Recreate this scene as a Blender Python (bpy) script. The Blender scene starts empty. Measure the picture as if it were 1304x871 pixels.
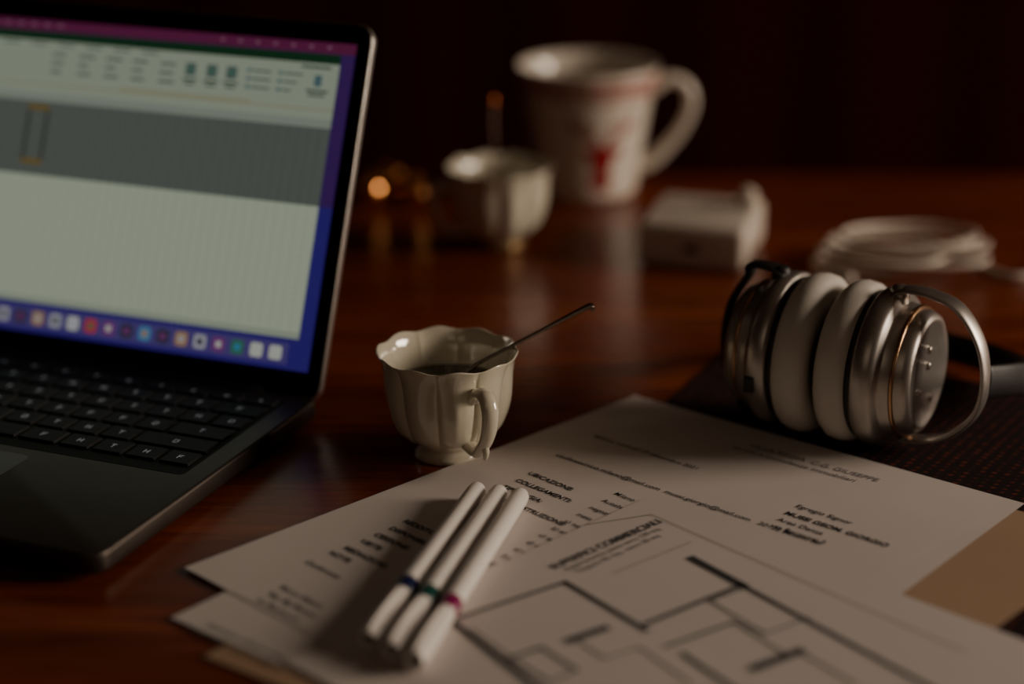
import bpy, math, random
from mathutils import Vector, Matrix
random.seed(4)
TZ = 0.75            # table-top height
P = math.radians(19.5); SP, CP = math.sin(P), math.cos(P)
CH = 0.365           # camera height over the table

def T(px, py, z=0.0):
    """survey helper: position on a horizontal surface z above the table"""
    u = (px-652)/2500; v = (py-435.5)/2500
    t = (CH-z)/(SP+v*CP)
    return (t*u, t*(CP-v*SP))

# ------------------------------------------------------------ materials
def mat(name, col, rough=0.5, metal=0.0, var=0.08, vscale=40, bump=0.0, bscale=200, emis=None, estr=1.0, coat=0.0, spec=0.5, sss=0.0):
    m = bpy.data.materials.new(name); m.use_nodes = True
    nt = m.node_tree; b = nt.nodes['Principled BSDF']
    b.inputs['Roughness'].default_value = rough
    b.inputs['Metallic'].default_value = metal
    b.inputs['Specular IOR Level'].default_value = spec
    b.inputs['Coat Weight'].default_value = coat
    if sss:
        b.inputs['Subsurface Weight'].default_value = sss
        b.inputs['Subsurface Scale'].default_value = 0.004
    tc = nt.nodes.new('ShaderNodeTexCoord')
    n = nt.nodes.new('ShaderNodeTexNoise'); n.inputs['Scale'].default_value = vscale; n.inputs['Detail'].default_value = 4
    nt.links.new(tc.outputs['Object'], n.inputs['Vector'])
    r = nt.nodes.new('ShaderNodeValToRGB')
    r.color_ramp.elements[0].position = 0.3; r.color_ramp.elements[1].position = 0.7
    r.color_ramp.elements[0].color = (*[c*(1-var) for c in col], 1)
    r.color_ramp.elements[1].color = (*[min(1, c*(1+var)) for c in col], 1)
    nt.links.new(n.outputs['Fac'], r.inputs['Fac'])
    nt.links.new(r.outputs['Color'], b.inputs['Base Color'])
    if bump:
        n2 = nt.nodes.new('ShaderNodeTexNoise'); n2.inputs['Scale'].default_value = bscale
        nt.links.new(tc.outputs['Object'], n2.inputs['Vector'])
        bp = nt.nodes.new('ShaderNodeBump'); bp.inputs['Strength'].default_value = bump; bp.inputs['Distance'].default_value = 0.001
        nt.links.new(n2.outputs['Fac'], bp.inputs['Height']); nt.links.new(bp.outputs['Normal'], b.inputs['Normal'])
    if emis:
        b.inputs['Emission Color'].default_value = (*emis, 1); b.inputs['Emission Strength'].default_value = estr
    return m

def wood_mat():
    m = bpy.data.materials.new('polished_cherry_wood'); m.use_nodes = True
    nt = m.node_tree; b = nt.nodes['Principled BSDF']
    tc = nt.nodes.new('ShaderNodeTexCoord')
    mp = nt.nodes.new('ShaderNodeMapping'); mp.inputs['Rotation'].default_value = (0, 0, math.radians(8)); mp.inputs['Scale'].default_value = (1.2, 12, 1)
    nt.links.new(tc.outputs['Object'], mp.inputs['Vector'])
    n = nt.nodes.new('ShaderNodeTexNoise'); n.inputs['Scale'].default_value = 4.5; n.inputs['Detail'].default_value = 8; n.inputs['Roughness'].default_value = 0.62; n.inputs['Distortion'].default_value = 0.4
    nt.links.new(mp.outputs['Vector'], n.inputs['Vector'])
    r = nt.nodes.new('ShaderNodeValToRGB'); e = r.color_ramp.elements
    e[0].position = 0.25; e[0].color = (0.085, 0.013, 0.003, 1)
    e[1].position = 0.75; e[1].color = (0.34, 0.075, 0.018, 1)
    k = r.color_ramp.elements.new(0.5); k.color = (0.185, 0.034, 0.008, 1)
    nt.links.new(n.outputs['Fac'], r.inputs['Fac'])
    # fine pores
    mp2 = nt.nodes.new('ShaderNodeMapping'); mp2.inputs['Rotation'].default_value = (0, 0, math.radians(8)); mp2.inputs['Scale'].default_value = (10, 260, 1)
    nt.links.new(tc.outputs['Object'], mp2.inputs['Vector'])
    n2 = nt.nodes.new('ShaderNodeTexNoise'); n2.inputs['Scale'].default_value = 3; n2.inputs['Detail'].default_value = 3
    nt.links.new(mp2.outputs['Vector'], n2.inputs['Vector'])
    mx = nt.nodes.new('ShaderNodeMix'); mx.data_type = 'RGBA'; mx.blend_type = 'MULTIPLY'; mx.inputs['Factor'].default_value = 0.5
    r2 = nt.nodes.new('ShaderNodeValToRGB'); r2.color_ramp.elements[0].position = 0.35; r2.color_ramp.elements[0].color = (0.45, 0.4, 0.4, 1); r2.color_ramp.elements[1].position = 0.6
    nt.links.new(n2.outputs['Fac'], r2.inputs['Fac'])
    nt.links.new(r.outputs['Color'], mx.inputs[6]); nt.links.new(r2.outputs['Color'], mx.inputs[7])
    nt.links.new(mx.outputs[2], b.inputs['Base Color'])
    b.inputs['Roughness'].default_value = 0.27
    bp = nt.nodes.new('ShaderNodeBump'); bp.inputs['Strength'].default_value = 0.10; bp.inputs['Distance'].default_value = 0.0005
    nt.links.new(n2.outputs['Fac'], bp.inputs['Height']); nt.links.new(bp.outputs['Normal'], b.inputs['Normal'])
    return m

def panel_mat():
    m = bpy.data.materials.new('dark_wood_panelling'); m.use_nodes = True
    nt = m.node_tree; b = nt.nodes['Principled BSDF']
    tc = nt.nodes.new('ShaderNodeTexCoord')
    w = nt.nodes.new('ShaderNodeTexWave'); w.inputs['Scale'].default_value = 1.1; w.inputs['Distortion'].default_value = 0.6; w.inputs['Detail'].default_value = 3
    nt.links.new(tc.outputs['Object'], w.inputs['Vector'])
    r = nt.nodes.new('ShaderNodeValToRGB'); r.color_ramp.elements[0].color = (0.022, 0.0012, 0.0008, 1); r.color_ramp.elements[1].color = (0.034, 0.0018, 0.0012, 1)
    nt.links.new(w.outputs['Color'], r.inputs['Fac']); nt.links.new(r.outputs['Color'], b.inputs['Base Color'])
    b.inputs['Roughness'].default_value = 0.9; b.inputs['Specular IOR Level'].default_value = 0.1
    return m

def mat_weave():
    m = bpy.data.materials.new('woven_red_fabric'); m.use_nodes = True
    nt = m.node_tree; b = nt.nodes['Principled BSDF']
    tc = nt.nodes.new('ShaderNodeTexCoord')
    mp = nt.nodes.new('ShaderNodeMapping'); mp.inputs['Rotation'].default_value = (0, 0, math.radians(25)); mp.inputs['Scale'].default_value = (170, 240, 1)
    nt.links.new(tc.outputs['Object'], mp.inputs['Vector'])
    v = nt.nodes.new('ShaderNodeTexVoronoi'); v.inputs['Scale'].default_value = 1; v.inputs['Randomness'].default_value = 0.1
    nt.links.new(mp.outputs['Vector'], v.inputs['Vector'])
    r = nt.nodes.new('ShaderNodeValToRGB'); r.color_ramp.elements[0].position = 0.22; r.color_ramp.elements[0].color = (0.20, 0.030, 0.014, 1)
    r.color_ramp.elements[1].position = 0.40; r.color_ramp.elements[1].color = (0.010, 0.003, 0.003, 1)
    nt.links.new(v.outputs['Distance'], r.inputs['Fac']); nt.links.new(r.outputs['Color'], b.inputs['Base Color'])
    b.inputs['Roughness'].default_value = 0.9; b.inputs['Specular IOR Level'].default_value = 0.2
    return m

M_wood = wood_mat(); M_panel = panel_mat(); M_weave = mat_weave()
M_porc = mat('cream_porcelain', (0.72, 0.665, 0.52), 0.08, var=0.03, coat=1.0, spec=0.7)
M_gold = mat('gilding', (0.42, 0.27, 0.12), 0.4, metal=0.8)
M_mug = mat('white_stoneware', (0.70, 0.63, 0.53), 0.15, var=0.03, coat=0.4)
M_red = mat('red_glaze', (0.30, 0.004, 0.010), 0.4)
M_pink = mat('faded_red_glaze', (0.38, 0.07, 0.055), 0.35)
M_paper = mat('white_paper', (0.655, 0.59, 0.55), 0.85, var=0.03, vscale=15)
M_paper2 = mat('tan_paper', (0.42, 0.27, 0.165), 0.85, var=0.05, vscale=15)  # tan, browner and darker than the white sheets
M_ink = mat('printer_ink', (0.015, 0.015, 0.018), 0.8)
M_grey = mat('grey_ink', (0.10, 0.095, 0.095), 0.8)
M_lgrey = mat('light_grey_ink', (0.22, 0.20, 0.20), 0.8)
M_pen = mat('pen_white_plastic', (0.82, 0.77, 0.72), 0.3, var=0.02)
M_navy = mat('navy_plastic', (0.006, 0.010, 0.06), 0.3)
M_green = mat('green_plastic', (0.004, 0.055, 0.045), 0.3)
M_magenta = mat('magenta_plastic', (0.20, 0.004, 0.07), 0.3)
M_pendark = mat('pen_end_grey', (0.12, 0.11, 0.10), 0.5)
M_steel = mat('dark_steel', (0.30, 0.25, 0.21), 0.22, metal=1)
M_dsteel = mat('tarnished_steel', (0.07, 0.045, 0.035), 0.3, metal=1)
M_copper = mat('copper_metal', (0.35, 0.10, 0.035), 0.25, metal=1)
M_alu = mat('space_grey_aluminium', (0.085, 0.070, 0.060), 0.42, metal=0.9)
M_alue = mat('polished_lid_edge', (0.80, 0.76, 0.70), 0.35, metal=1)
M_bezel = mat('black_glass_bezel', (0.003, 0.003, 0.004), 0.15, var=0.0)
M_key = mat('black_keycap', (0.004, 0.004, 0.0045), 0.5, spec=0.2)
M_well = mat('keyboard_well', (0.003, 0.003, 0.003), 0.6, spec=0.2)
M_legend = mat('key_legend', (0.5, 0.5, 0.5), 0.5, emis=(0.6, 0.65, 0.7), estr=0.14)
M_pad = mat('trackpad_glass', (0.09, 0.08, 0.075), 0.3, metal=0.7)
M_silver = mat('headphone_silver', (0.48, 0.44, 0.40), 0.36, metal=0.9, var=0.04)
M_bronze = mat('champagne_trim', (0.50, 0.30, 0.17), 0.3, metal=1)
M_cush = mat('cream_leatherette', (0.62, 0.57, 0.50), 0.6, var=0.05, bump=0.15, bscale=900)
M_black = mat('black_plastic', (0.010, 0.009, 0.009), 0.5)
M_plast = mat('white_abs_plastic', (0.64, 0.56, 0.47), 0.35, var=0.02)
M_foil = mat('copper_foil', (0.7, 0.30, 0.10), 0.16, metal=1, bump=0.6, bscale=150)
M_coffee = mat('milky_coffee', (0.040, 0.032, 0.017), 0.10)

# ------------------------------------------------------------ mesh helpers
def link(o, parent=None):
    bpy.context.scene.collection.objects.link(o)
    if parent: o.parent = parent
    return o
def empty(name, loc=(0, 0, 0), rz=0):
    o = bpy.data.objects.new(name, None); o.location = loc; o.rotation_euler = (0, 0, rz); o.empty_display_size = 0.02
    return link(o)
def mesh(name, verts, faces, mats, parent=None, smooth=False, mi=None):
    me = bpy.data.meshes.new(name); me.from_pydata([tuple(v) for v in verts], [], faces)
    if not isinstance(mats, (list, tuple)): mats = [mats]
    for m in mats: me.materials.append(m)
    if mi: me.polygons.foreach_set('material_index', mi)
    if smooth: me.polygons.foreach_set('use_smooth', [True]*len(me.polygons))
    me.update()
    return link(bpy.data.objects.new(name, me), parent)
def fixn(o):
    import bmesh
    bm = bmesh.new(); bm.from_mesh(o.data); bmesh.ops.recalc_face_normals(bm, faces=bm.faces); bm.to_mesh(o.data); bm.free()
    return o
def bevel(o, w, seg=3, angle=40):
    b = o.modifiers.new('bevel', 'BEVEL'); b.width = w; b.segments = seg; b.limit_method = 'ANGLE'; b.angle_limit = math.radians(angle)
    o.data.polygons.foreach_set('use_smooth', [True]*len(o.data.polygons))
    return o
def box(name, x0, x1, y0, y1, z0, z1, m, parent=None, bv=0, seg=3):
    v = [(x, y, z) for z in (z0, z1) for y in (y0, y1) for x in (x0, x1)]
    f = [(0, 2, 3, 1), (4, 5, 7, 6), (0, 1, 5, 4), (1, 3, 7, 5), (3, 2, 6, 7), (2, 0, 4, 6)]
    o = mesh(name, v, f, m, parent)
    if bv: bevel(o, bv, seg)
    return o
def rrect(x0, x1, y0, y1, r, n=6):
    pts = []
    for cx, cy, a0 in ((x1-r, y1-r, 0), (x0+r, y1-r, 90), (x0+r, y0+r, 180), (x1-r, y0+r, 270)):
        for i in range(n+1):
            a = math.radians(a0+90*i/n); pts.append((cx+r*math.cos(a), cy+r*math.sin(a)))
    return pts
def slab(name, pts, z0, z1, mats, parent=None, bv=0, side=None):
    n = len(pts)
    v = [(x, y, z0) for x, y in pts]+[(x, y, z1) for x, y in pts]
    f = [tuple(range(n-1, -1, -1)), tuple(range(n, 2*n))]+[(i, (i+1) % n, n+(i+1) % n, n+i) for i in range(n)]
    mi = [0, 0]+[1 if side else 0]*n
    o = mesh(name, v, f, [mats, side] if side else mats, parent, mi=mi)
    if bv: bevel(o, bv, 3, 50)
    return o
def lathe(name, prof, m, parent=None, n=96, rf=None, axis='z', mi=None, close=False):
    v = []; f = []; idx = []
    for j, (r, z) in enumerate(prof):
        for i in range(n):
            a = 2*math.pi*i/n
            rr, zz = (r, z) if rf is None else rf(r, z, a, j)
            if axis == 'z': v.append((rr*math.cos(a), rr*math.sin(a), zz))
            else: v.append((zz, rr*math.cos(a), rr*math.sin(a)))
    J = len(prof)
    for j in range(J if close else J-1):
        for i in range(n):
            k = (j+1) % J
            f.append((j*n+i, j*n+(i+1) % n, k*n+(i+1) % n, k*n+i)); idx.append(mi[j] if mi else 0)
    o = mesh(name, v, f, m, parent, smooth=True, mi=idx)
    return fixn(o)
def catmull(pts, sub=8, closed=False):
    out = []; n = len(pts); P_ = [Vector(p) for p in pts]
    for i in range(n if closed else n-1):
        if closed: a, b, c, d = P_[(i-1) % n], P_[i], P_[(i+1) % n], P_[(i+2) % n]
        else: a, b, c, d = P_[max(i-1, 0)], P_[i], P_[i+1], P_[min(i+2, n-1)]
        for k in range(sub):
            t = k/sub
            out.append(0.5*((2*b)+(c-a)*t+(2*a-5*b+4*c-d)*t*t+(3*b-a-3*c+d)*t**3))
    if not closed: out.append(P_[-1])
    return out
def smoothprof(prof, sub=4):
    return [(p.x, p.y) for p in catmull([(a, b, 0) for a, b in prof], sub)]
def sweep(name, pts, rad, m, parent=None, n=12, sub=8, closed=False, flat=None, flataxis=None, interp=True):
    """rad: number or list per control point; flat: multiplier along flataxis"""
    C = catmull(pts, sub, closed) if interp else [Vector(p) for p in pts]
    L = len(C)
    if isinstance(rad, (int, float)): R = [rad]*L
    else:
        R = []
        for i in range(L):
            t = i/(L-1)*(len(rad)-1); k = min(int(t), len(rad)-2); R.append(rad[k]+(rad[k+1]-rad[k])*(t-k))
    v = []; f = []; up = None
    for i in range(L):
        if closed: tg = (C[(i+1) % L]-C[i-1]).normalized()
        else: tg = (C[min(i+1, L-1)]-C[max(i-1, 0)]).normalized()
        if flataxis is not None: up = Vector(flataxis)
        elif up is None: up = Vector((0, 0, 1)) if abs(tg.z) < 0.9 else Vector((1, 0, 0))
        up = (up-tg*up.dot(tg)).normalized(); sd = tg.cross(up)
        for k in range(n):
            a = 2*math.pi*k/n
            v.append(C[i]+up*(R[i]*(flat or 1)*math.cos(a))+sd*(R[i]*math.sin(a)))
    for i in range(L if closed else L-1):
        for k in range(n):
            j = (i+1) % L
            f.append((i*n+k, i*n+(k+1) % n, j*n+(k+1) % n, j*n+k))
    if not closed:
        f.append(tuple(range(n))); f.append(tuple(range((L-1)*n, L*n)))
    return fixn(mesh(name, v, f, m, parent, smooth=True))

# ------------------------------------------------------------ room
box('floor', -2.6, 2.6, -2, 3.6, -0.05, 0, mat('dark_floorboards', (0.05, 0.02, 0.012), 0.5, var=0.3, vscale=6))
box('ceiling', -2.6, 2.6, -2, 3.6, 2.7, 2.75, mat('ceiling_paint', (0.10, 0.07, 0.05), 0.9))
box('wall_back', -2.6, 2.6, 3.6, 3.7, 0, 2.7, M_panel)
box('wall_left', -2.7, -2.6, -2, 3.6, 0, 2.7, M_panel)
box('wall_front', -2.6, 2.6, -2.1, -2, 0, 2.7, M_panel)
# right wall with window opening
WY0, WY1, WZ0, WZ1 = 0.40, 1.40, 1.0, 2.0
v = []; f = []
def addbox(x0, x1, y0, y1, z0, z1):
    b = len(v)
    v.extend([(x, y, z) for z in (z0, z1) for y in (y0, y1) for x in (x0, x1)])
    f.extend([tuple(b+i for i in q) for q in [(0, 2, 3, 1), (4, 5, 7, 6), (0, 1, 5, 4), (1, 3, 7, 5), (3, 2, 6, 7), (2, 0, 4, 6)]])
addbox(2.6, 2.7, -2, WY0, 0, 2.7); addbox(2.6, 2.7, WY1, 3.6, 0, 2.7); addbox(2.6, 2.7, WY0, WY1, 0, WZ0); addbox(2.6, 2.7, WY0, WY1, WZ1, 2.7)
mesh('wall_right', v, f, M_panel)
v = []; f = []
for a in (WY0, (WY0+WY1)/2-0.02, WY1-0.04): addbox(2.62, 2.68, a, a+0.04, WZ0, WZ1)
for a in (WZ0, WZ1-0.04): addbox(2.62, 2.68, WY0, WY1, a, a+0.04)
mesh('window_1', v, f, mat('window_frame_paint', (0.3, 0.27, 0.24), 0.5))

# ------------------------------------------------------------ table
tbl = empty('dining_table', (0, 0, 0))
box('table_top', -1.1, 1.1, 0.30, 1.405, TZ-0.035, TZ, M_wood, tbl, bv=0.006)
box('apron', -1.0, 1.0, 0.38, 1.33, TZ-0.11, TZ-0.034, M_wood, tbl)
for i, (x, y) in enumerate(((-1.0, 0.40), (1.0, 0.40), (-1.0, 1.31), (1.0, 1.31))):
    o = lathe('leg_%d' % (i+1), [(0, 0), (0.022, 0), (0.024, 0.05), (0.034, 0.35), (0.026, 0.42), (0.038, 0.5), (0.038, TZ-0.10), (0, TZ-0.10)], M_wood, tbl, n=24)
    o.location = (x, y, 0)

# ------------------------------------------------------------ placemat and papers
Z = TZ
def rect(origin, dirx, diry, w, h):
    o = Vector(origin); dx = Vector(dirx).normalized(); dy = Vector(diry).normalized()
    return [o, o+dx*w, o+dx*w+dy*h, o+dy*h]
q = rect((-0.0067, 0.753), (0.905, -0.425), (0.425, 0.905), 0.44, 0.30)
pm = slab('woven_placemat', [(p.x, p.y) for p in q], Z+0.0001, Z+0.0007, M_weave)

def sheet(name, bl, ang, w, h, z, m, curl=0.0, parent=None):
    """ang: direction (deg from +Y towards +X) of page 'up'"""
    a = math.radians(ang); up = Vector((math.sin(a), math.cos(a))); rt = Vector((math.cos(a), -math.sin(a)))
    v = []; f = []; N = 30
    for j in range(N+1):
        for i in range(N+1):
            s, t = i/N, j/N
            p = Vector(bl)+rt*(w*s)+up*(h*t)
            c = max(0, s+t-1.55)/0.45
            v.append((p.x, p.y, z+curl*c*c))
    for j in range(N):
        for i in range(N):
            k = j*(N+1)+i; f.append((k, k+1, k+N+2, k+N+1))
    return mesh(name, v, f, m, parent, smooth=True)

pap = empty('printed_documents')
sheet('sheet_bottom', (-0.118, 0.668), 35.5, 0.216, 0.30, Z+0.0009, M_paper2, parent=pap)
sheet('sheet_tan', (-0.105, 0.690), 41.0, 0.223, 0.302, Z+0.0011, M_paper2, parent=pap)
sheet('sheet_letter', (-0.1355, 0.699), 38.9, 0.216, 0.316, Z+0.0013, M_paper, parent=pap)
sheet('sheet_listing', (-0.1372, 0.7434), 45.0, 0.210, 0.284, Z+0.0016, M_paper, parent=pap)
sheet('sheet_floor_plan', (0.0597-0.21*0.695, 0.8131-0.21*0.719), 44.0, 0.297, 0.21, Z+0.0020, M_paper, parent=pap)
ZL, ZP = 0.0018, 0.0022

def text(s, px, py, size, ang, m, z=ZL, bold=False, sx=1.0):
    c = bpy.data.curves.new('text', 'FONT'); c.body = s; c.size = size
    c.offset = size*(0.03 if bold else 0.010)
    c.materials.append(m)
    o = bpy.data.objects.new('print_'+s.split()[0].strip(':,.()').lower(), c)
    x, y = T(px, py, z); o.location = (x, y, Z+z); o.rotation_euler = (0, 0, math.radians(ang)); o.scale = (sx, 1, 1)
    return link(o, pap)
A = -45
labs = [("UBICAZIONE:", 671, 603), ("COLLEGAMENTI:", 655, 612), ("TIPOLOGIA:", 638, 620), ("STATO/COSTRUZIONE:", 618, 629),
        ("REDDITO:", 512, 664), ("DISPONIBILE:", 494, 673), ("CESSIONE:", 475, 681), ("VISITE:", 457, 689), ("MEDIAZIONI:", 436, 698), ("NOTE:", 417, 704)]
for s, x, y in labs: text(s, x, y, 0.0046, A, M_ink, bold=True)
text("Conferenza", 387, 716, 0.0046, A, M_ink)
rt = ["Milano via Borgogna 12, zona centro", "Autobus, metro e tram, stazione", "negozi fronte strada con vetrine", "meta 1800 circa, restaurato", "a) negozio 85 mq con retro", "b) androne e cortile 40 mq",
      "c) appartamento 120 mq", "d) deposito 22 mq", "e) cantina 15 mq", "f) posto auto interno", "g) terrazzo 30 mq", "h) soffitta"]
for i, s in enumerate(rt): text(s, 781-16.0*i, 629+8.8*i, 0.0044, A, M_ink)
for i, s in enumerate(["Mutuo Milano", "Rag. Big Meroni", "via Manzoni 8"]): text(s, 355-15*i, 748+8*i, 0.0046, A, M_grey)
for i, s in enumerate(["presso studio notarile in Milano", "planimetria catastale allegata"]): text(s, 240+22*i, 800-4*i, 0.004, A+5, M_grey, z=0.0015)
text("Milano, venerdi 19 settembre 2021", 755, 556, 0.0044, -41, M_grey)
text("studiotecnico.milano@mail.com  mussi.giorgio@mail.com   20122 Milano MI", 706, 580, 0.0048, -41.5, M_ink)
text("VILLA REGIA  C.G. GIUSEPPE", 952, 568, 0.0056, -38, M_lgrey)
text("Servizi e consulenze immobiliari", 930, 570, 0.0052, -38, M_lgrey)
text("Egregio Signor", 1012, 645, 0.0050, -41, M_ink)
text("MUSSI GEOM. GIORGIO", 998, 654, 0.0050, -41, M_ink, bold=True)
text("Area Dansa", 988, 662, 0.0050, -41, M_ink)
text("via Borgazzi 2", 980, 670, 0.0050, -41, M_ink)
text("SUPERFICI COMMERCIALI", 706, 725, 0.0060, 44, M_grey, z=ZP, bold=True)
text("Appartamento piano terra 120 mq", 722, 727, 0.0042, 44, M_lgrey, z=ZP)
text("Negozio 85 mq - retro 20 mq", 738, 729, 0.0042, 44, M_lgrey, z=ZP)

# floor-plan line drawing (one mesh per line weight)
def lines(name, segs, m, z=ZP+0.0001):
    v = []; f = []
    for x0, y0, x1, y1, w in segs:
        a = Vector(T(x0, y0, z)); b = Vector(T(x1, y1, z)); d = (b-a).normalized(); n_ = Vector((-d.y, d.x))*w/2
        a = a-d*w/2; b = b+d*w/2; k = len(v)
        for p in (a-n_, b-n_, b+n_, a+n_): v.append((p.x, p.y, Z+z))
        f.append((k, k+1, k+2, k+3))
    mesh(name, v, f, m, pap)
M_wall = mat('plan_wall_ink', (0.035, 0.033, 0.035), 0.8)
lines('plan_walls', [(882, 711, 946, 745, 0.0042), (946, 745, 1195, 880, 0.0022), (720, 741, 823, 802, 0.0024), (946, 744, 823, 794, 0.0024), (582, 787, 720, 741, 0.0020),
      (574, 790, 690, 880, 0.0030), (726, 815, 770, 800, 0.0040), (962, 850, 1018, 829, 0.0046), (650, 838, 690, 824, 0.0018), (870, 832, 940, 880, 0.0020), (848, 823, 935, 792, 0.0016)], M_wall)
lines('plan_partitions', [(905, 765, 975, 807, 0.0010), (975, 807, 1030, 786, 0.0010), (905, 765, 950, 748, 0.0010), (690, 824, 735, 853, 0.0012), (735, 853, 700, 868, 0.0012), (650, 838, 700, 868, 0.0012),
      (600, 800, 650, 836, 0.0008), (770, 838, 815, 824, 0.0008), (735, 815, 770, 838, 0.0008), (815, 824, 880, 870, 0.0008), (1018, 829, 1090, 871, 0.0009), (935, 792, 1000, 832, 0.0009), (780, 730, 880, 690, 0.0004), (745, 668, 830, 655, 0.0004), (935, 792, 975, 807, 0.0006),
      (830, 655, 1230, 830, 0.0004)], M_grey)

# ------------------------------------------------------------ pens
PR = 0.0045
def pen(near, far, band, name='felt_tip_pen'):
    zb = 0.0023+PR
    a = Vector((*near, 0)); b = Vector((*far, 0)); L = (b-a).length
    ang = math.atan2((b-a).y, (b-a).x)
    e = empty(name, (a.x, a.y, Z+zb), ang)
    R = PR
    lathe('cap', [(0.0012, 0.0045), (0.0026, 0.0040), (0.0030, 0.0), (R*0.86, 0), (R*0.92, 0.0006), (R, 0.012), (R*1.0, 0.0395), (R*0.97, 0.040)], M_pen, e, n=32, axis='x')
    lathe('cap_plug', [(0, 0.003), (0.0028, 0.003)], M_pendark, e, n=24, axis='x')
    lathe('colour_band', [(R*0.96, 0.0398), (R*1.015, 0.0401), (R*1.015, 0.0499), (R*0.96, 0.0502)], band, e, n=32, axis='x')
    lathe('barrel', [(R*0.95, 0.050), (R*0.97, 0.0505), (R*0.96, L-0.006), (R*0.90, L-0.002), (R*0.75, L-0.0004), (R*0.55, L), (0, L)], M_pen, e, n=32, axis='x')
    sweep('clip_rib', [(0.002, 0, R*0.95), (0.02, 0, R+0.0006), (0.036, 0, R*0.98)], 0.0006, M_pen, e, n=6)
    return e
pen((-0.0552, 0.6690), (-0.0152, 0.8135), M_navy)
pen((-0.0462, 0.6610), (-0.0054, 0.8105), M_green)
pen((-0.0368, 0.6530), (0.0042, 0.8070), M_magenta)

# ------------------------------------------------------------ porcelain cups
def teacup(name, loc, hang, gold=False, level=0.036, rot=0.0):
    e = empty(name, loc)
    NL = 10
    base = [(0.0, 0.0012), (0.013, 0.0010), (0.0155, 0.0), (0.0165, 0.0008), (0.0160, 0.0030), (0.0144, 0.0058), (0.0152, 0.0076)]
    out = base+smoothprof([(0.0195, 0.0100), (0.0245, 0.0150), (0.0276, 0.0225), (0.0293, 0.0300), (0.0300, 0.0370), (0.0306, 0.0430), (0.0316, 0.0480), (0.0331, 0.0520)], 3)
    inn = [(0.0335, 0.0527), (0.0331, 0.0530), (0.0324, 0.0526)]+smoothprof([(0.0300, 0.0475), (0.0290, 0.0430), (0.0283, 0.0370), (0.0276, 0.0300), (0.0260, 0.0225), (0.0228, 0.0165), (0.017, 0.0118), (0.010, 0.0100), (0.0, 0.0095)], 2)
    prof = out+inn; no = len(out)
    def rf(r, z, a, j):
        a2 = a+rot
        w = min(1, max(0, (z-0.009)/0.008)); top = min(1, max(0, (z-0.036)/0.016))
        s = 2*abs(math.cos(NL*a2/2))**0.7-1.35
        em = 0.010*math.exp(-((z-0.030)/0.010)**2)*max(0, math.cos(NL*a2))**4
        k = (0.044*w*s*(1-0.62*top)+(em if j < no else 0))*(1.0 if j < no else 0.25+0.4*top)
        return r*(1+k), z+0.0007*top*top*math.cos(NL*a2)
    mi = [0]*(len(prof)-1)
    if gold:
        for j in (2, 3, 4): mi[j] = 1
    lathe('bowl', prof, [M_porc, M_gold], e, n=360, rf=rf, mi=mi)
    c, s = math.cos(hang), math.sin(hang)
    hp = [(0.0285, 0.0385), (0.0340, 0.0425), (0.0400, 0.0425), (0.0438, 0.0370), (0.0432, 0.0290), (0.0400, 0.0215), (0.0355, 0.0160), (0.0310, 0.0120), (0.0215, 0.0125)]
    sweep('handle', [(r*c, r*s, z) for r, z in hp], [0.0034, 0.0029, 0.0030, 0.0031, 0.0029, 0.0026, 0.0025, 0.0026, 0.0028], M_porc, e, n=14, flat=1.4, flataxis=(-s, c, 0))
    hp2 = [(0.0375, 0.0200), (0.0395, 0.0155), (0.0385, 0.0115)]
    sweep('handle_spur', [(r*c, r*s, z) for r, z in hp2], [0.0022, 0.0017, 0.0010], M_porc, e, n=10)
    lathe('coffee', [(0, level), (0.0268, level)], M_coffee, e, n=60)
    return e
c1 = (-0.0305, 0.8700, Z)
cup1 = teacup('espresso_cup', c1, math.radians(-62), rot=math.radians(8))
c2 = (-0.0080, 1.218, Z)
cup2 = teacup('espresso_cup', c2, math.radians(196), gold=True, level=0.022)

def spoon(name, bowl, neck, tip, m, tipm=None, curl=0.0, tx=0.009):
    e = empty(name, bowl)
    b = Vector((0, 0, 0)); n_ = Vector(neck)-Vector(bowl); t = Vector(tip)-Vector(bowl)
    d = (t-n_).normalized()
    pts = [b, b+(n_)*0.6, n_, n_+(t-n_)*0.5, t-d*0.004, t]
    if curl: pts[-1] = t+Vector((0.0, 0, -0.0008)); pts.append(t+Vector((0.0005, 0.0, -0.003)))
    sweep('handle', pts, [0.0012, 0.0010, 0.0008, 0.0009, 0.0013, 0.0015, 0.0008][:len(pts)], m, e, n=10, flat=1.5, flataxis=(0, 1, 0))
    q_ = d.to_track_quat('X', 'Z').to_matrix()
    v = []; f = []; R = 8; S = 20
    for j in range(R+1):
        for i in range(S):
            a = 2*math.pi*i/S; r = j/R
            p = q_ @ Vector((0.008*r*math.cos(a), 0.0055*r*math.sin(a), -0.003*(1-r*r)))
            v.append(p)
    for j in range(R):
        for i in range(S): f.append((j*S+i, j*S+(i+1) % S, (j+1)*S+(i+1) % S, (j+1)*S+i))
    o = mesh('spoon_bowl', v, f, m, e, smooth=True); s = o.modifiers.new('t', 'SOLIDIFY'); s.thickness = 0.0006
    if tipm: sweep('finial', [t-d*0.004, t, t+d*0.003, t+d*0.006], [0.0012, 0.0028, 0.0030, 0.001], tipm, e, n=14)
    return e
spoon('teaspoon', (-0.0300, 0.868, Z+0.0370), (-0.014, 0.871, Z+0.0470), (0.0375, 0.880, Z+0.0720), M_steel, curl=1)
spoon('teaspoon', (-0.010, 1.212, Z+0.0250), (-0.0105, 1.225, Z+0.045), (-0.0125, 1.240, Z+0.089), M_dsteel, tipm=M_copper)

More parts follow.
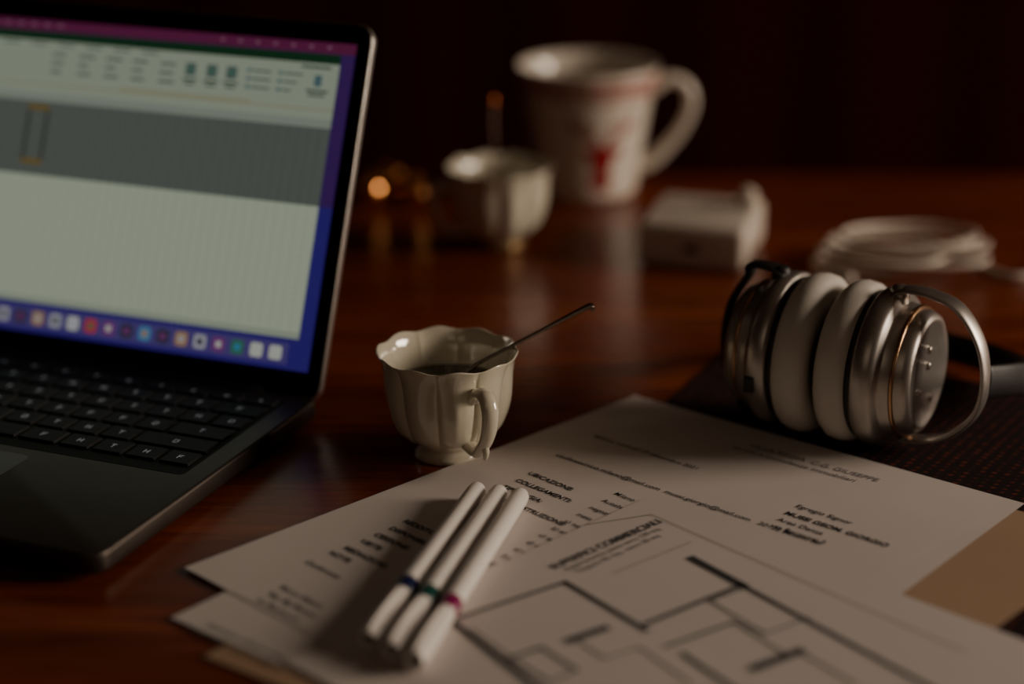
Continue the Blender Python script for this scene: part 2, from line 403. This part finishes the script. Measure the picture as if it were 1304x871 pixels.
# ------------------------------------------------------------ mug
mg = empty('reindeer_mug', (0.0530, 1.352, Z))
MP = [(0.0, 0.002), (0.028, 0.002), (0.030, 0.0), (0.0335, 0.001), (0.0350, 0.004), (0.0362, 0.012), (0.0385, 0.030), (0.0415, 0.050), (0.0450, 0.070), (0.0478, 0.084), (0.0493, 0.0905), (0.0490, 0.0918), (0.0474, 0.0905), (0.0450, 0.080), (0.0415, 0.062), (0.038, 0.045), (0.034, 0.020), (0.030, 0.008), (0.0, 0.006)]
lathe('mug_body', MP, M_mug, mg, n=96)
def mr(z):
    for (r0, z0), (r1, z1) in zip(MP[3:10], MP[4:11]):
        if z0 <= z <= z1: return r0+(r1-r0)*(z-z0)/(z1-z0)
    return 0.048
hr = math.radians(4); c, s = math.cos(hr), math.sin(hr)
sweep('mug_handle', [(r*c, r*s, z) for r, z in [(0.0450, 0.074), (0.054, 0.0795), (0.065, 0.0785), (0.0725, 0.070), (0.0722, 0.057), (0.065, 0.042), (0.055, 0.030), (0.046, 0.022), (0.037, 0.018)]],
      [0.0055, 0.0044, 0.0042, 0.0040, 0.0040, 0.0040, 0.0044, 0.005, 0.0055], M_mug, mg, n=16, flat=1.4, flataxis=(-s, c, 0))
def wrap(x, z, a0):
    r = mr(z)+0.0004; a = a0+x/0.042
    return (r*math.cos(a), r*math.sin(a), z)
A0 = math.radians(-76)
v = []; f = []
K = 1.40; ZC = 0.034
def wpoly(pts, a0=A0, k_=1.0):
    k = len(v); v.extend([wrap(x*k_, (z-ZC)*k_+ZC, a0) for x, z in pts]); f.append(tuple(range(k, k+len(pts))))
def wstroke(pts, w, a0=A0, k_=1.0):
    for (x0, z0), (x1, z1) in zip(pts[:-1], pts[1:]):
        d = Vector((x1-x0, z1-z0)); L = d.length; d = d/L; n_ = Vector((-d.y, d.x))*w/2
        wpoly([(x0-n_.x, z0-n_.y), (x1-n_.x, z1-n_.y), (x1+n_.x, z1+n_.y), (x0+n_.x, z0+n_.y)], a0, k_)
for aa in (A0, A0+math.pi):
    # head
    wpoly([(-0.0050, 0.0385), (0.0, 0.0400), (0.0050, 0.0385), (0.0060, 0.034), (0.0042, 0.027), (0.0030, 0.0235), (-0.0030, 0.0235), (-0.0042, 0.027), (-0.0060, 0.034)], aa, K)
    # neck and chest
    wpoly([(-0.0036, 0.028), (0.0036, 0.028), (0.0056, 0.020), (0.0026, 0.0165), (-0.0026, 0.0165), (-0.0056, 0.020)], aa, K)
    for sg in (-1, 1):
        wpoly([(sg*0.003, 0.0385), (sg*0.0115, 0.0395), (sg*0.0095, 0.0345), (sg*0.0042, 0.0330)][::sg], aa, K)
        wstroke([(sg*0.0015, 0.039), (sg*0.0045, 0.0440), (sg*0.0105, 0.0460), (sg*0.0150, 0.0495), (sg*0.0155, 0.0550)], 0.0020, aa, K)
        wstroke([(sg*0.0052, 0.0443), (sg*0.0055, 0.0505)], 0.0016, aa, K)
        wstroke([(sg*0.0105, 0.0460), (sg*0.0105, 0.0530)], 0.0016, aa, K)
mesh('reindeer_motif', v, f, M_red, mg)
v = []; f = []
N = 60
for i in range(N):
    x0 = 2*math.pi*0.042*i/N; x1 = 2*math.pi*0.042*(i+1)/N
    wpoly([(x0, 0.0835), (x1, 0.0835), (x1, 0.0868), (x0, 0.0868)], 0)
    xm = (x0+x1)/2
    wpoly([(x0, 0.0795), (xm, 0.0760), (x1, 0.0795), (xm, 0.0828)], 0)
    wpoly([(x0, 0.0725), (x1, 0.0725), (x1, 0.0740), (x0, 0.0740)], 0)
mesh('folk_border', v, f, M_pink, mg)

# ------------------------------------------------------------ laptop
LW, LD = 0.292, 0.200
lp = empty('laptop', (-0.1700, 0.7290, Z), math.radians(-22.0))
B0, B1 = 0.0034, 0.0130
slab('base', rrect(-LW, 0, 0, LD, 0.009), B0, B1, M_alu, lp, bv=0.0016)
for i, (x, y) in enumerate(((-0.02, 0.02), (-LW+0.02, 0.02), (-0.02, LD-0.02), (-LW+0.02, LD-0.02))):
    o = lathe('foot_%d' % (i+1), [(0, 0.0001), (0.006, 0.0001), (0.006, 0.0040), (0, 0.0040)], M_black, lp, n=24); o.location = (x, y, 0)
slab('keyboard_well', rrect(-LW+0.012, -0.012, 0.087, 0.186, 0.003), B1-0.0002, B1+0.00012, M_well, lp)
v = []; f = []; mi = []
lv = []; lf = []
kx0, kx1 = -LW+0.0135, -0.0135; ky1 = 0.1845
rows = [(0.0105, [1.0]*14), (0.0158, [1]*13+[1.5]), (0.0158, [1.5]+[1]*13), (0.0158, [1.8]+[1]*11+[1.8]), (0.0158, [2.3]+[1]*10+[2.3]), (0.0158, [1, 1, 1, 1.25, 5.2, 1.25, 1, 1, 1, 1])]
y = ky1
for ri, (hh, ws) in enumerate(rows):
    tot = sum(ws); x = kx0; U = (kx1-kx0)/tot
    for w in ws:
        a, b = x+0.0011, x+w*U-0.0011; c0, c1_ = y-hh+0.0011, y-0.0011
        k = len(v); z0, z1 = B1, B1+0.0011; i_ = 0.0005
        v += [(a, c0, z0), (b, c0, z0), (b, c1_, z0), (a, c1_, z0), (a+i_, c0+i_, z1), (b-i_, c0+i_, z1), (b-i_, c1_-i_, z1), (a+i_, c1_-i_, z1)]
        f += [(k+4, k+5, k+6, k+7), (k, k+1, k+5, k+4), (k+1, k+2, k+6, k+5), (k+2, k+3, k+7, k+6), (k+3, k, k+4, k+7)]
        cx, cy = (a+b)/2, (c0+c1_)/2; s_ = 0.0013 if ri else 0.0009
        if w < 5:
            for (dx0, dy0, dx1, dy1) in random.choice([[(-1, -1.4, -.6, 1.4), (-1, 1, .9, 1.4), (-.6, -.2, .6, .2)], [(-1, -1.4, -.6, 1.4), (.6, -1.4, 1, 1.4), (-.6, -.2, .6, .2)], [(-.2, -1.4, .2, 1.4), (-1, 1, 1, 1.4)], [(-1, -1.4, -.6, 1.4), (-.6, -1.4, .8, -1), (-.6, 1, .8, 1.4), (.6, -1, 1, 1)]]):
                kk = len(lv)
                lv += [(cx+dx0*s_, cy+dy0*s_, z1+0.00006), (cx+dx1*s_, cy+dy0*s_, z1+0.00006), (cx+dx1*s_, cy+dy1*s_, z1+0.00006), (cx+dx0*s_, cy+dy1*s_, z1+0.00006)]
                lf.append((kk, kk+1, kk+2, kk+3))
        x += w*U
    y -= hh
mesh('keycaps', v, f, M_key, lp); mesh('key_legends', lv, lf, M_legend, lp)
slab('trackpad', rrect(-LW/2-0.058, -LW/2+0.058, 0.006, 0.080, 0.004), B1-0.0002, B1+0.0001, M_pad, lp)
# lid: x across, y up the lid, z towards the user
LH = 0.188; th = math.radians(67.0)
sweep('hinge', [(-LW+0.03, LD-0.004, 0.0110), (-LW/2, LD-0.004, 0.0110), (-0.03, LD-0.004, 0.0110)], 0.004, M_black, lp, n=16)
lid = bpy.data.objects.new('lid', None); link(lid, lp); lid.location = (0, LD-0.003, 0.0132); lid.rotation_euler = (th, 0, 0); lid.empty_display_size = 0.02
slab('lid_shell', rrect(-LW, 0, -0.004, LH, 0.009), -0.0050, -0.0004, M_alu, lid, bv=0.0005, side=M_alue)
slab('bezel', rrect(-LW+0.0012, -0.0012, -0.003, LH-0.0012, 0.008), -0.0006, 0.0, M_bezel, lid)
DX0, DX1, DY0, DY1 = -LW+0.0065, -0.0080, 0.0110, LH-0.0105
DWd, DHt = DX1-DX0, DY1-DY0
scr = {}
SG = 1.05
def E(name, c, st=1.0):
    k = 'screen_'+name
    if k not in scr:
        scr[k] = (mat(k, (0.01, 0.01, 0.01), 0.25, var=0, emis=c, estr=st*SG), len(scr))
    return scr[k][1]
sv = []; sf = []; sm = []
def R(u0, u1, t0, t1, name, c, z=None, st=1.0):
    """u: 0 left..1 right; t: 0 top..1 bottom of the display"""
    z = (0.00005*(z if z is not None else 1))
    k = len(sv); idx = E(name, c, st)
    X0, X1 = DX0+u0*DWd, DX0+u1*DWd; Y0, Y1 = DY1-t1*DHt, DY1-t0*DHt
    sv.extend([(X0, Y0, z), (X1, Y0, z), (X1, Y1, z), (X0, Y1, z)]); sf.append((k, k+1, k+2, k+3)); sm.append(idx)
W_ = (0.225, 0.255, 0.19); RB = (0.17, 0.195, 0.148); GR = (0.060, 0.068, 0.060)
R(0, 1, 0.5, 1, 'wall_blue', (0.016, 0.009, 0.10)); R(0, 1, 0, 0.5, 'wall_violet', (0.025, 0.008, 0.06))
R(0, 1, 0.0, 0.034, 'menu_bar', (0.065, 0.008, 0.033), 2)
UR = 0.972
R(0.0, UR, 0.036, 0.066, 'title_green', (0.004, 0.020, 0.008), 2)
R(0, UR, 0.066, 0.235, 'ribbon', RB, 2)
R(0, UR, 0.235, 0.262, 'header', (0.14, 0.16, 0.13), 2)
R(0, UR, 0.262, 0.50, 'selection', GR, 2)
R(0, UR, 0.50, 0.905, 'cells', W_, 2)
R(0, UR, 0.885, 0.905, 'sheet_tabs', (0.17, 0.195, 0.15), 3)
R(0, UR, 0.205, 0.210, 'formula_line', (0.16, 0.15, 0.09), 3)
R(0.52, 0.80, 0.196, 0.203, 'formula_line', (0.16, 0.15, 0.09), 3)
for i in range(1, 46):
    u = UR*i/46
    R(u-0.0008, u+0.0008, 0.262, 0.50, 'grid_dark', (0.046, 0.052, 0.047), 4); R(u-0.0008, u+0.0008, 0.50, 0.885, 'grid', (0.18, 0.205, 0.155), 4)
for i in range(1, 20):
    t = 0.50+0.385*i/20; R(0, UR, t-0.0008, t+0.0008, 'grid', (0.18, 0.205, 0.155), 5)
random.seed(9)
dk = (0.025, 0.035, 0.028); md = (0.065, 0.082, 0.065)
for cx in [0.36, 0.42, 0.48, 0.54, 0.60]:
    for r_ in range(3):
        R(cx, cx+0.038*random.uniform(.6, 1), 0.103+r_*0.028, 0.112+r_*0.028, 'ribbon_mid', md, 3)
for cx in (0.655, 0.70, 0.742):
    R(cx, cx+0.022, 0.098, 0.137, 'icon_dark', (0.05, 0.065, 0.06), 3); R(cx+0.006, cx+0.016, 0.108, 0.127, 'icon_green', (0.03, 0.09, 0.06), 4)
    R(cx-0.004, cx+0.027, 0.147, 0.154, 'ribbon_text', dk, 3); R(cx+0.002, cx+0.022, 0.160, 0.166, 'ribbon_text', dk, 3)
for cx in (0.785, 0.85):
    for r_ in range(3):
        R(cx, cx+0.009, 0.099+r_*0.026, 0.109+r_*0.026, 'icon_blue', (0.04, 0.075, 0.085), 3); R(cx+0.012, cx+0.05-0.01*r_*(cx > .8), 0.101+r_*0.026, 0.108+r_*0.026, 'ribbon_mid', md, 3)
R(0.925, 0.940, 0.103, 0.137, 'icon_blue', dk, 3); R(0.911, 0.955, 0.148, 0.155, 'ribbon_text', dk, 3); R(0.916, 0.950, 0.162, 0.168, 'ribbon_text', dk, 3)
R(0.895, 0.955, 0.075, 0.082, 'ribbon_text', dk, 3)
for i in range(9): R(0.06+0.062*i, 0.06+0.062*i+0.035, 0.0745, 0.0815, 'ribbon_mid', md, 3)
for i in range(12): R(0.03+i*0.03, 0.045+i*0.03, 0.012, 0.019, 'menu_text', (0.14, 0.06, 0.09), 3)
for i in range(7): R(0.72+i*0.037, 0.728+i*0.037, 0.012, 0.020, 'menu_text', (0.14, 0.06, 0.09), 3)
gc = (0.10, 0.065, 0.010)
u0, u1 = 0.325, 0.372
for a in ((u0, u1, 0.276, 0.290), (u0, u1, 0.450, 0.464)): R(*a, 'gold_frame', gc, 6)
for a in ((u0, u0+0.006, 0.276, 0.46), (u1-0.006, u1, 0.276, 0.46)): R(*a, 'frame_side', (0.02, 0.022, 0.018), 5)
# dock
R(0.05, 0.955, 0.920, 0.985, 'dock', (0.040, 0.028, 0.11), 3)
cols = [('i1', (0.20, 0.20, 0.22)), ('i2', (0.03, 0.12, 0.22)), ('i3', (0.26, 0.02, 0.03)), ('i4', (0.26, 0.27, 0.24)), ('i5', (0.02, 0.02, 0.03)), ('i6', (0.20, 0.12, 0.06)), ('i7', (0.02, 0.09, 0.05)), ('i8', (0.20, 0.20, 0.28)), ('i9', (0.10, 0.02, 0.10))]
def icon(cu, nm, c, z=4, k=1.0):
    r = 0.0036*k; tcy = DY1-0.953*DHt; cx = DX0+cu*DWd; pts = rrect(cx-r, cx+r, tcy-r, tcy+r, r*0.45, 4)
    b = len(sv); sv.extend([(x, y, 0.00005*z) for x, y in pts]); sf.append(tuple(range(b, b+len(pts)))); sm.append(E(nm, c))
order = [0, 1, 7, 4, 5, 0, 6, 0, 4, 5, 0, 3, 2, 8, 4, 1, 4, 5, 0, 8, 6, 3, 3]
for i, k in enumerate(order):
    cu = 0.065+i*0.0393; icon(cu, *cols[k]); k2 = (k+4) % 9
    if i < 21: icon(cu, *cols[k2], z=5, k=0.45)
so = mesh('display', sv, sf, [m for m, _ in scr.values()], lid, mi=sm)

# ------------------------------------------------------------ headphones
HR = 0.0395
hp = empty('over_ear_headphones', (0.1570, 0.896, Z+0.0008+HR), math.radians(-31))
KX = 0.80
def side(sg, nm):
    def pr(l): return [(r*0.98, sg*s*KX) for s, r in l]
    lathe(nm+'_pad', pr([(0.005, 0.022), (0.0030, 0.030), (0.0040, 0.0365), (0.008, 0.0395), (0.013, 0.0402), (0.019, 0.0395), (0.0225, 0.0375), (0.0235, 0.034), (0.022, 0.022), (0.010, 0.020)]), M_cush, hp, n=72, axis='x', close=True)
    lathe(nm+'_baffle', pr([(0.016, 0.0), (0.016, 0.021)]), M_black, hp, n=48, axis='x')
    lathe(nm+'_ring', pr([(0.0215, 0.030), (0.0218, 0.0362), (0.0275, 0.0366), (0.0290, 0.030)]), M_black, hp, n=72, axis='x')
    lathe(nm+'_shell', pr([(0.0265, 0.030), (0.0268, 0.0378), (0.0285, 0.0390), (0.0370, 0.0384), (0.0400, 0.0366), (0.0415, 0.0335), (0.0430, 0.0328), (0.0480, 0.0325), (0.0490, 0.0315)]), M_silver, hp, n=72, axis='x')
    lathe(nm+'_trim', pr([(0.0485, 0.0310), (0.0488, 0.0327), (0.0505, 0.0327), (0.0508, 0.0305)]), M_bronze, hp, n=72, axis='x')
    lathe(nm+'_cap', pr([(0.0500, 0.0310), (0.0540, 0.0306), (0.0575, 0.0292), (0.0590, 0.0270), (0.0592, 0.0262), (0.0584, 0.0250), (0.0580, 0.0)]), M_silver, hp, n=72, axis='x')
side(1, 'right'); side(-1, 'left')
for i, (a, z) in enumerate(((0.004, 0.012), (0.004, 0.004), (-0.008, -0.006), (0.010, -0.014))):
    o = lathe('button_%d' % (i+1), [(0.0018, 0.0575*KX), (0.0018, 0.0595*KX), (0, 0.0595*KX)], M_silver, hp, n=16, axis='x'); o.location = (0, a-0.004, z)
box('port', -0.0310, -0.0260, -0.0386, -0.0355, -0.012, -0.004, M_black, hp, bv=0.0006)
def yoke(sg, nm, k, m):
    pts = [(0.0275, 0, 0.0366), (0.034, 0, 0.0398), (0.046, 0, 0.0395), (0.060*k, 0, 0.0345), (0.0710*k, 0, 0.019), (0.0745*k, 0, 0.0), (0.071*k, 0, -0.016), (0.060*k, 0, -0.0280), (0.048, 0, -0.0335), (0.036, 0, -0.0345)]
    sweep(nm+'_yoke', [(sg*x, y, z) for x, y, z in pts], 0.0017, m, hp, n=14, flat=3.6, flataxis=(0, 1, 0))
    o = lathe(nm+'_pivot', [(0, 0.033), (0.0045, 0.033), (0.0045, 0.0395), (0.0035, 0.0410), (0, 0.0410)], m, hp, n=24); o.location = (sg*0.0305, 0, 0)
yoke(1, 'right', 1.0, M_silver); yoke(-1, 'left', 0.78, M_black)
sweep('headband', [(0.0735, 0.003, 0.0), (0.078, 0.035, -0.008), (0.074, 0.075, -0.020), (0.045, 0.110, -0.0275), (0.0, 0.122, -0.029), (-0.045, 0.108, -0.0275), (-0.070, 0.070, -0.020), (-0.066, 0.033, -0.008), (-0.0580, 0.003, 0.0)], 0.0026, M_black, hp, n=14, flat=3.2, flataxis=(0, 0, 1))

# ------------------------------------------------------------ charger brick
ch = empty('wall_charger', (0.0777, 1.1744, Z), math.radians(-16))
o = box('body', 0, 0.068, 0, 0.078, 0.0002, 0.028, M_plast, ch, bv=0.005, seg=5)
box('usb_port', 0.030, 0.039, -0.0004, 0.003, 0.011, 0.016, M_black, ch)
box('seam', -0.0002, 0.0682, 0.020, 0.0205, 0.006, 0.022, M_lgrey, ch)
box('plug_foot', 0.053, 0.067, 0.048, 0.064, 0.026, 0.032, M_plast, ch, bv=0.003)
sweep('plug_pin', [(0.060, 0.056, 0.028), (0.060, 0.056, 0.034), (0.0605, 0.056, 0.038), (0.061, 0.056, 0.040)], [0.0068, 0.006, 0.0055, 0.003], M_plast, ch, n=16)

# ------------------------------------------------------------ loose cable bundle
cb = empty('charging_cable', (0.2400, 1.168, Z))
turns = 6
loops = [(0.052, 0.034, 0.000, 0.000, 0.00), (0.044, 0.020, -0.006, 0.010, 0.22), (0.050, 0.028, 0.004, -0.006, -0.20), (0.038, 0.024, -0.010, -0.004, 0.12), (0.053, 0.020, 0.002, 0.006, -0.10), (0.041, 0.030, 0.010, 0.002, 0.30), (0.047, 0.022, 0.0, -0.004, 0.0)]
pts = []; NN = 108
for i in range(NN):
    t = i/(NN-1)*(turns-0.02); k = int(t); fr = t-k; fr = fr*fr*(3-2*fr)
    A_, B_ = loops[k], loops[k+1]; q_ = [A_[n]*(1-fr)+B_[n]*fr for n in range(5)]
    a = t*2*math.pi+0.3
    x = q_[0]*math.cos(a)+q_[2]; y = q_[1]*math.sin(a)+q_[3]
    x, y = x*math.cos(q_[4])-y*math.sin(q_[4]), x*math.sin(q_[4])+y*math.cos(q_[4])
    lift = 0.0032*t+(0.0035*max(0, math.sin(a*1.0+2.2*k)) if t > 0.4 else 0)
    pts.append((x, y, 0.0020+lift))
sweep('coil', pts, 0.0017, M_plast, cb, n=10, sub=4)
sweep('tail', [(0.050, 0.006, 0.003), (0.056, -0.010, 0.0022), (0.066, -0.022, 0.0020), (0.082, -0.016, 0.0020), (0.105, 0.015, 0.0020), (0.150, 0.045, 0.0020), (0.20, 0.04, 0.0020)], 0.0019, M_plast, cb, n=10)
sweep('connector', [(0.200, 0.040, 0.004), (0.222, 0.036, 0.004)], 0.0038, M_plast, cb, n=12, flat=1.5, flataxis=(0, 1, 0))
sweep('plug_end', [(-0.050, -0.012, 0.0035), (-0.044, -0.024, 0.0035), (-0.034, -0.034, 0.0035)], [0.0022, 0.0034, 0.0034], M_plast, cb, n=12)

# ------------------------------------------------------------ foil sweets behind the laptop
import bmesh
fo = empty('foil_wrapped_chocolates', (-0.0860, 1.315, Z))
for i, (x, y, r) in enumerate(((-0.012, 0.0, 0.0125), (0.017, 0.006, 0.011), (0.0, 0.022, 0.012))):
    bm = bmesh.new(); bmesh.ops.create_icosphere(bm, subdivisions=3, radius=r)
    for w in bm.verts:
        w.co *= 1+random.uniform(-0.05, 0.05); w.co.z *= 0.9
        if w.co.z > r*0.6: w.co.z += r*0.25*random.random()
    me = bpy.data.meshes.new('chocolate'); bm.to_mesh(me); bm.free(); me.materials.append(M_foil)
    o = bpy.data.objects.new('chocolate_%d' % (i+1), me); link(o, fo); o.location = (x, y, r*0.9)

# ------------------------------------------------------------ added unseen lamp, back part of the right wall, for cup highlights
sc = empty('highlight_lamp', (2.59, 1.95, 1.22))
o = box('backplate', -0.015, 0.008, -0.05, 0.05, -0.09, 0.09, M_dsteel, sc, bv=0.004)
sweep('arm', [(-0.01, 0, -0.06), (-0.06, 0, -0.085), (-0.11, 0, -0.07)], 0.007, M_dsteel, sc, n=12)
o = lathe('socket', [(0, -0.075), (0.018, -0.075), (0.02, -0.06), (0.02, -0.045), (0, -0.045)], M_dsteel, sc, n=24); o.location = (-0.11, 0, 0)
pl = bpy.data.lights.new('highlight_lamp_bulb', 'POINT'); pl.energy = 9; pl.shadow_soft_size = 0.035; pl.color = (1.0, 0.82, 0.62)
po = bpy.data.objects.new('highlight_lamp_bulb', pl); po.location = (-0.11, 0, 0.0); link(po, sc)

# ------------------------------------------------------------ lights
def area(name, loc, target, sx, sy, power, col):
    l = bpy.data.lights.new(name, 'AREA'); l.shape = 'RECTANGLE'; l.size = sx; l.size_y = sy; l.energy = power; l.color = col
    o = bpy.data.objects.new(name, l); o.location = loc
    o.rotation_euler = (Vector(target)-Vector(loc)).to_track_quat('-Z', 'Y').to_euler()
    return link(o)
area('window_daylight', (2.58, 0.90, 1.50), (0.0, 1.0, 0.75), 0.85, 0.85, 56, (1.0, 0.83, 0.67))
area('fill_light', (-0.6, -1.4, 2.2), (0, 1.0, 0.75), 1.2, 1.2, 1.5, (1.0, 0.78, 0.56))  # added dim fill from behind the camera, no fixture there
w = bpy.data.worlds.new('world'); bpy.context.scene.world = w; w.use_nodes = True
w.node_tree.nodes['Background'].inputs[0].default_value = (0.5, 0.6, 0.8, 1); w.node_tree.nodes['Background'].inputs[1].default_value = 0.15

# ------------------------------------------------------------ camera
cd = bpy.data.cameras.new('camera'); cam = bpy.data.objects.new('camera', cd); link(cam)
cam.location = (0, 0, TZ+CH); cam.rotation_euler = (math.radians(90)-P, 0, 0)
cd.sensor_width = 36; cd.lens = 2500/1304*36; cd.clip_start = 0.01
cd.dof.use_dof = True; cd.dof.focus_distance = 0.895; cd.dof.aperture_fstop = 2.4
bpy.context.scene.camera = cam
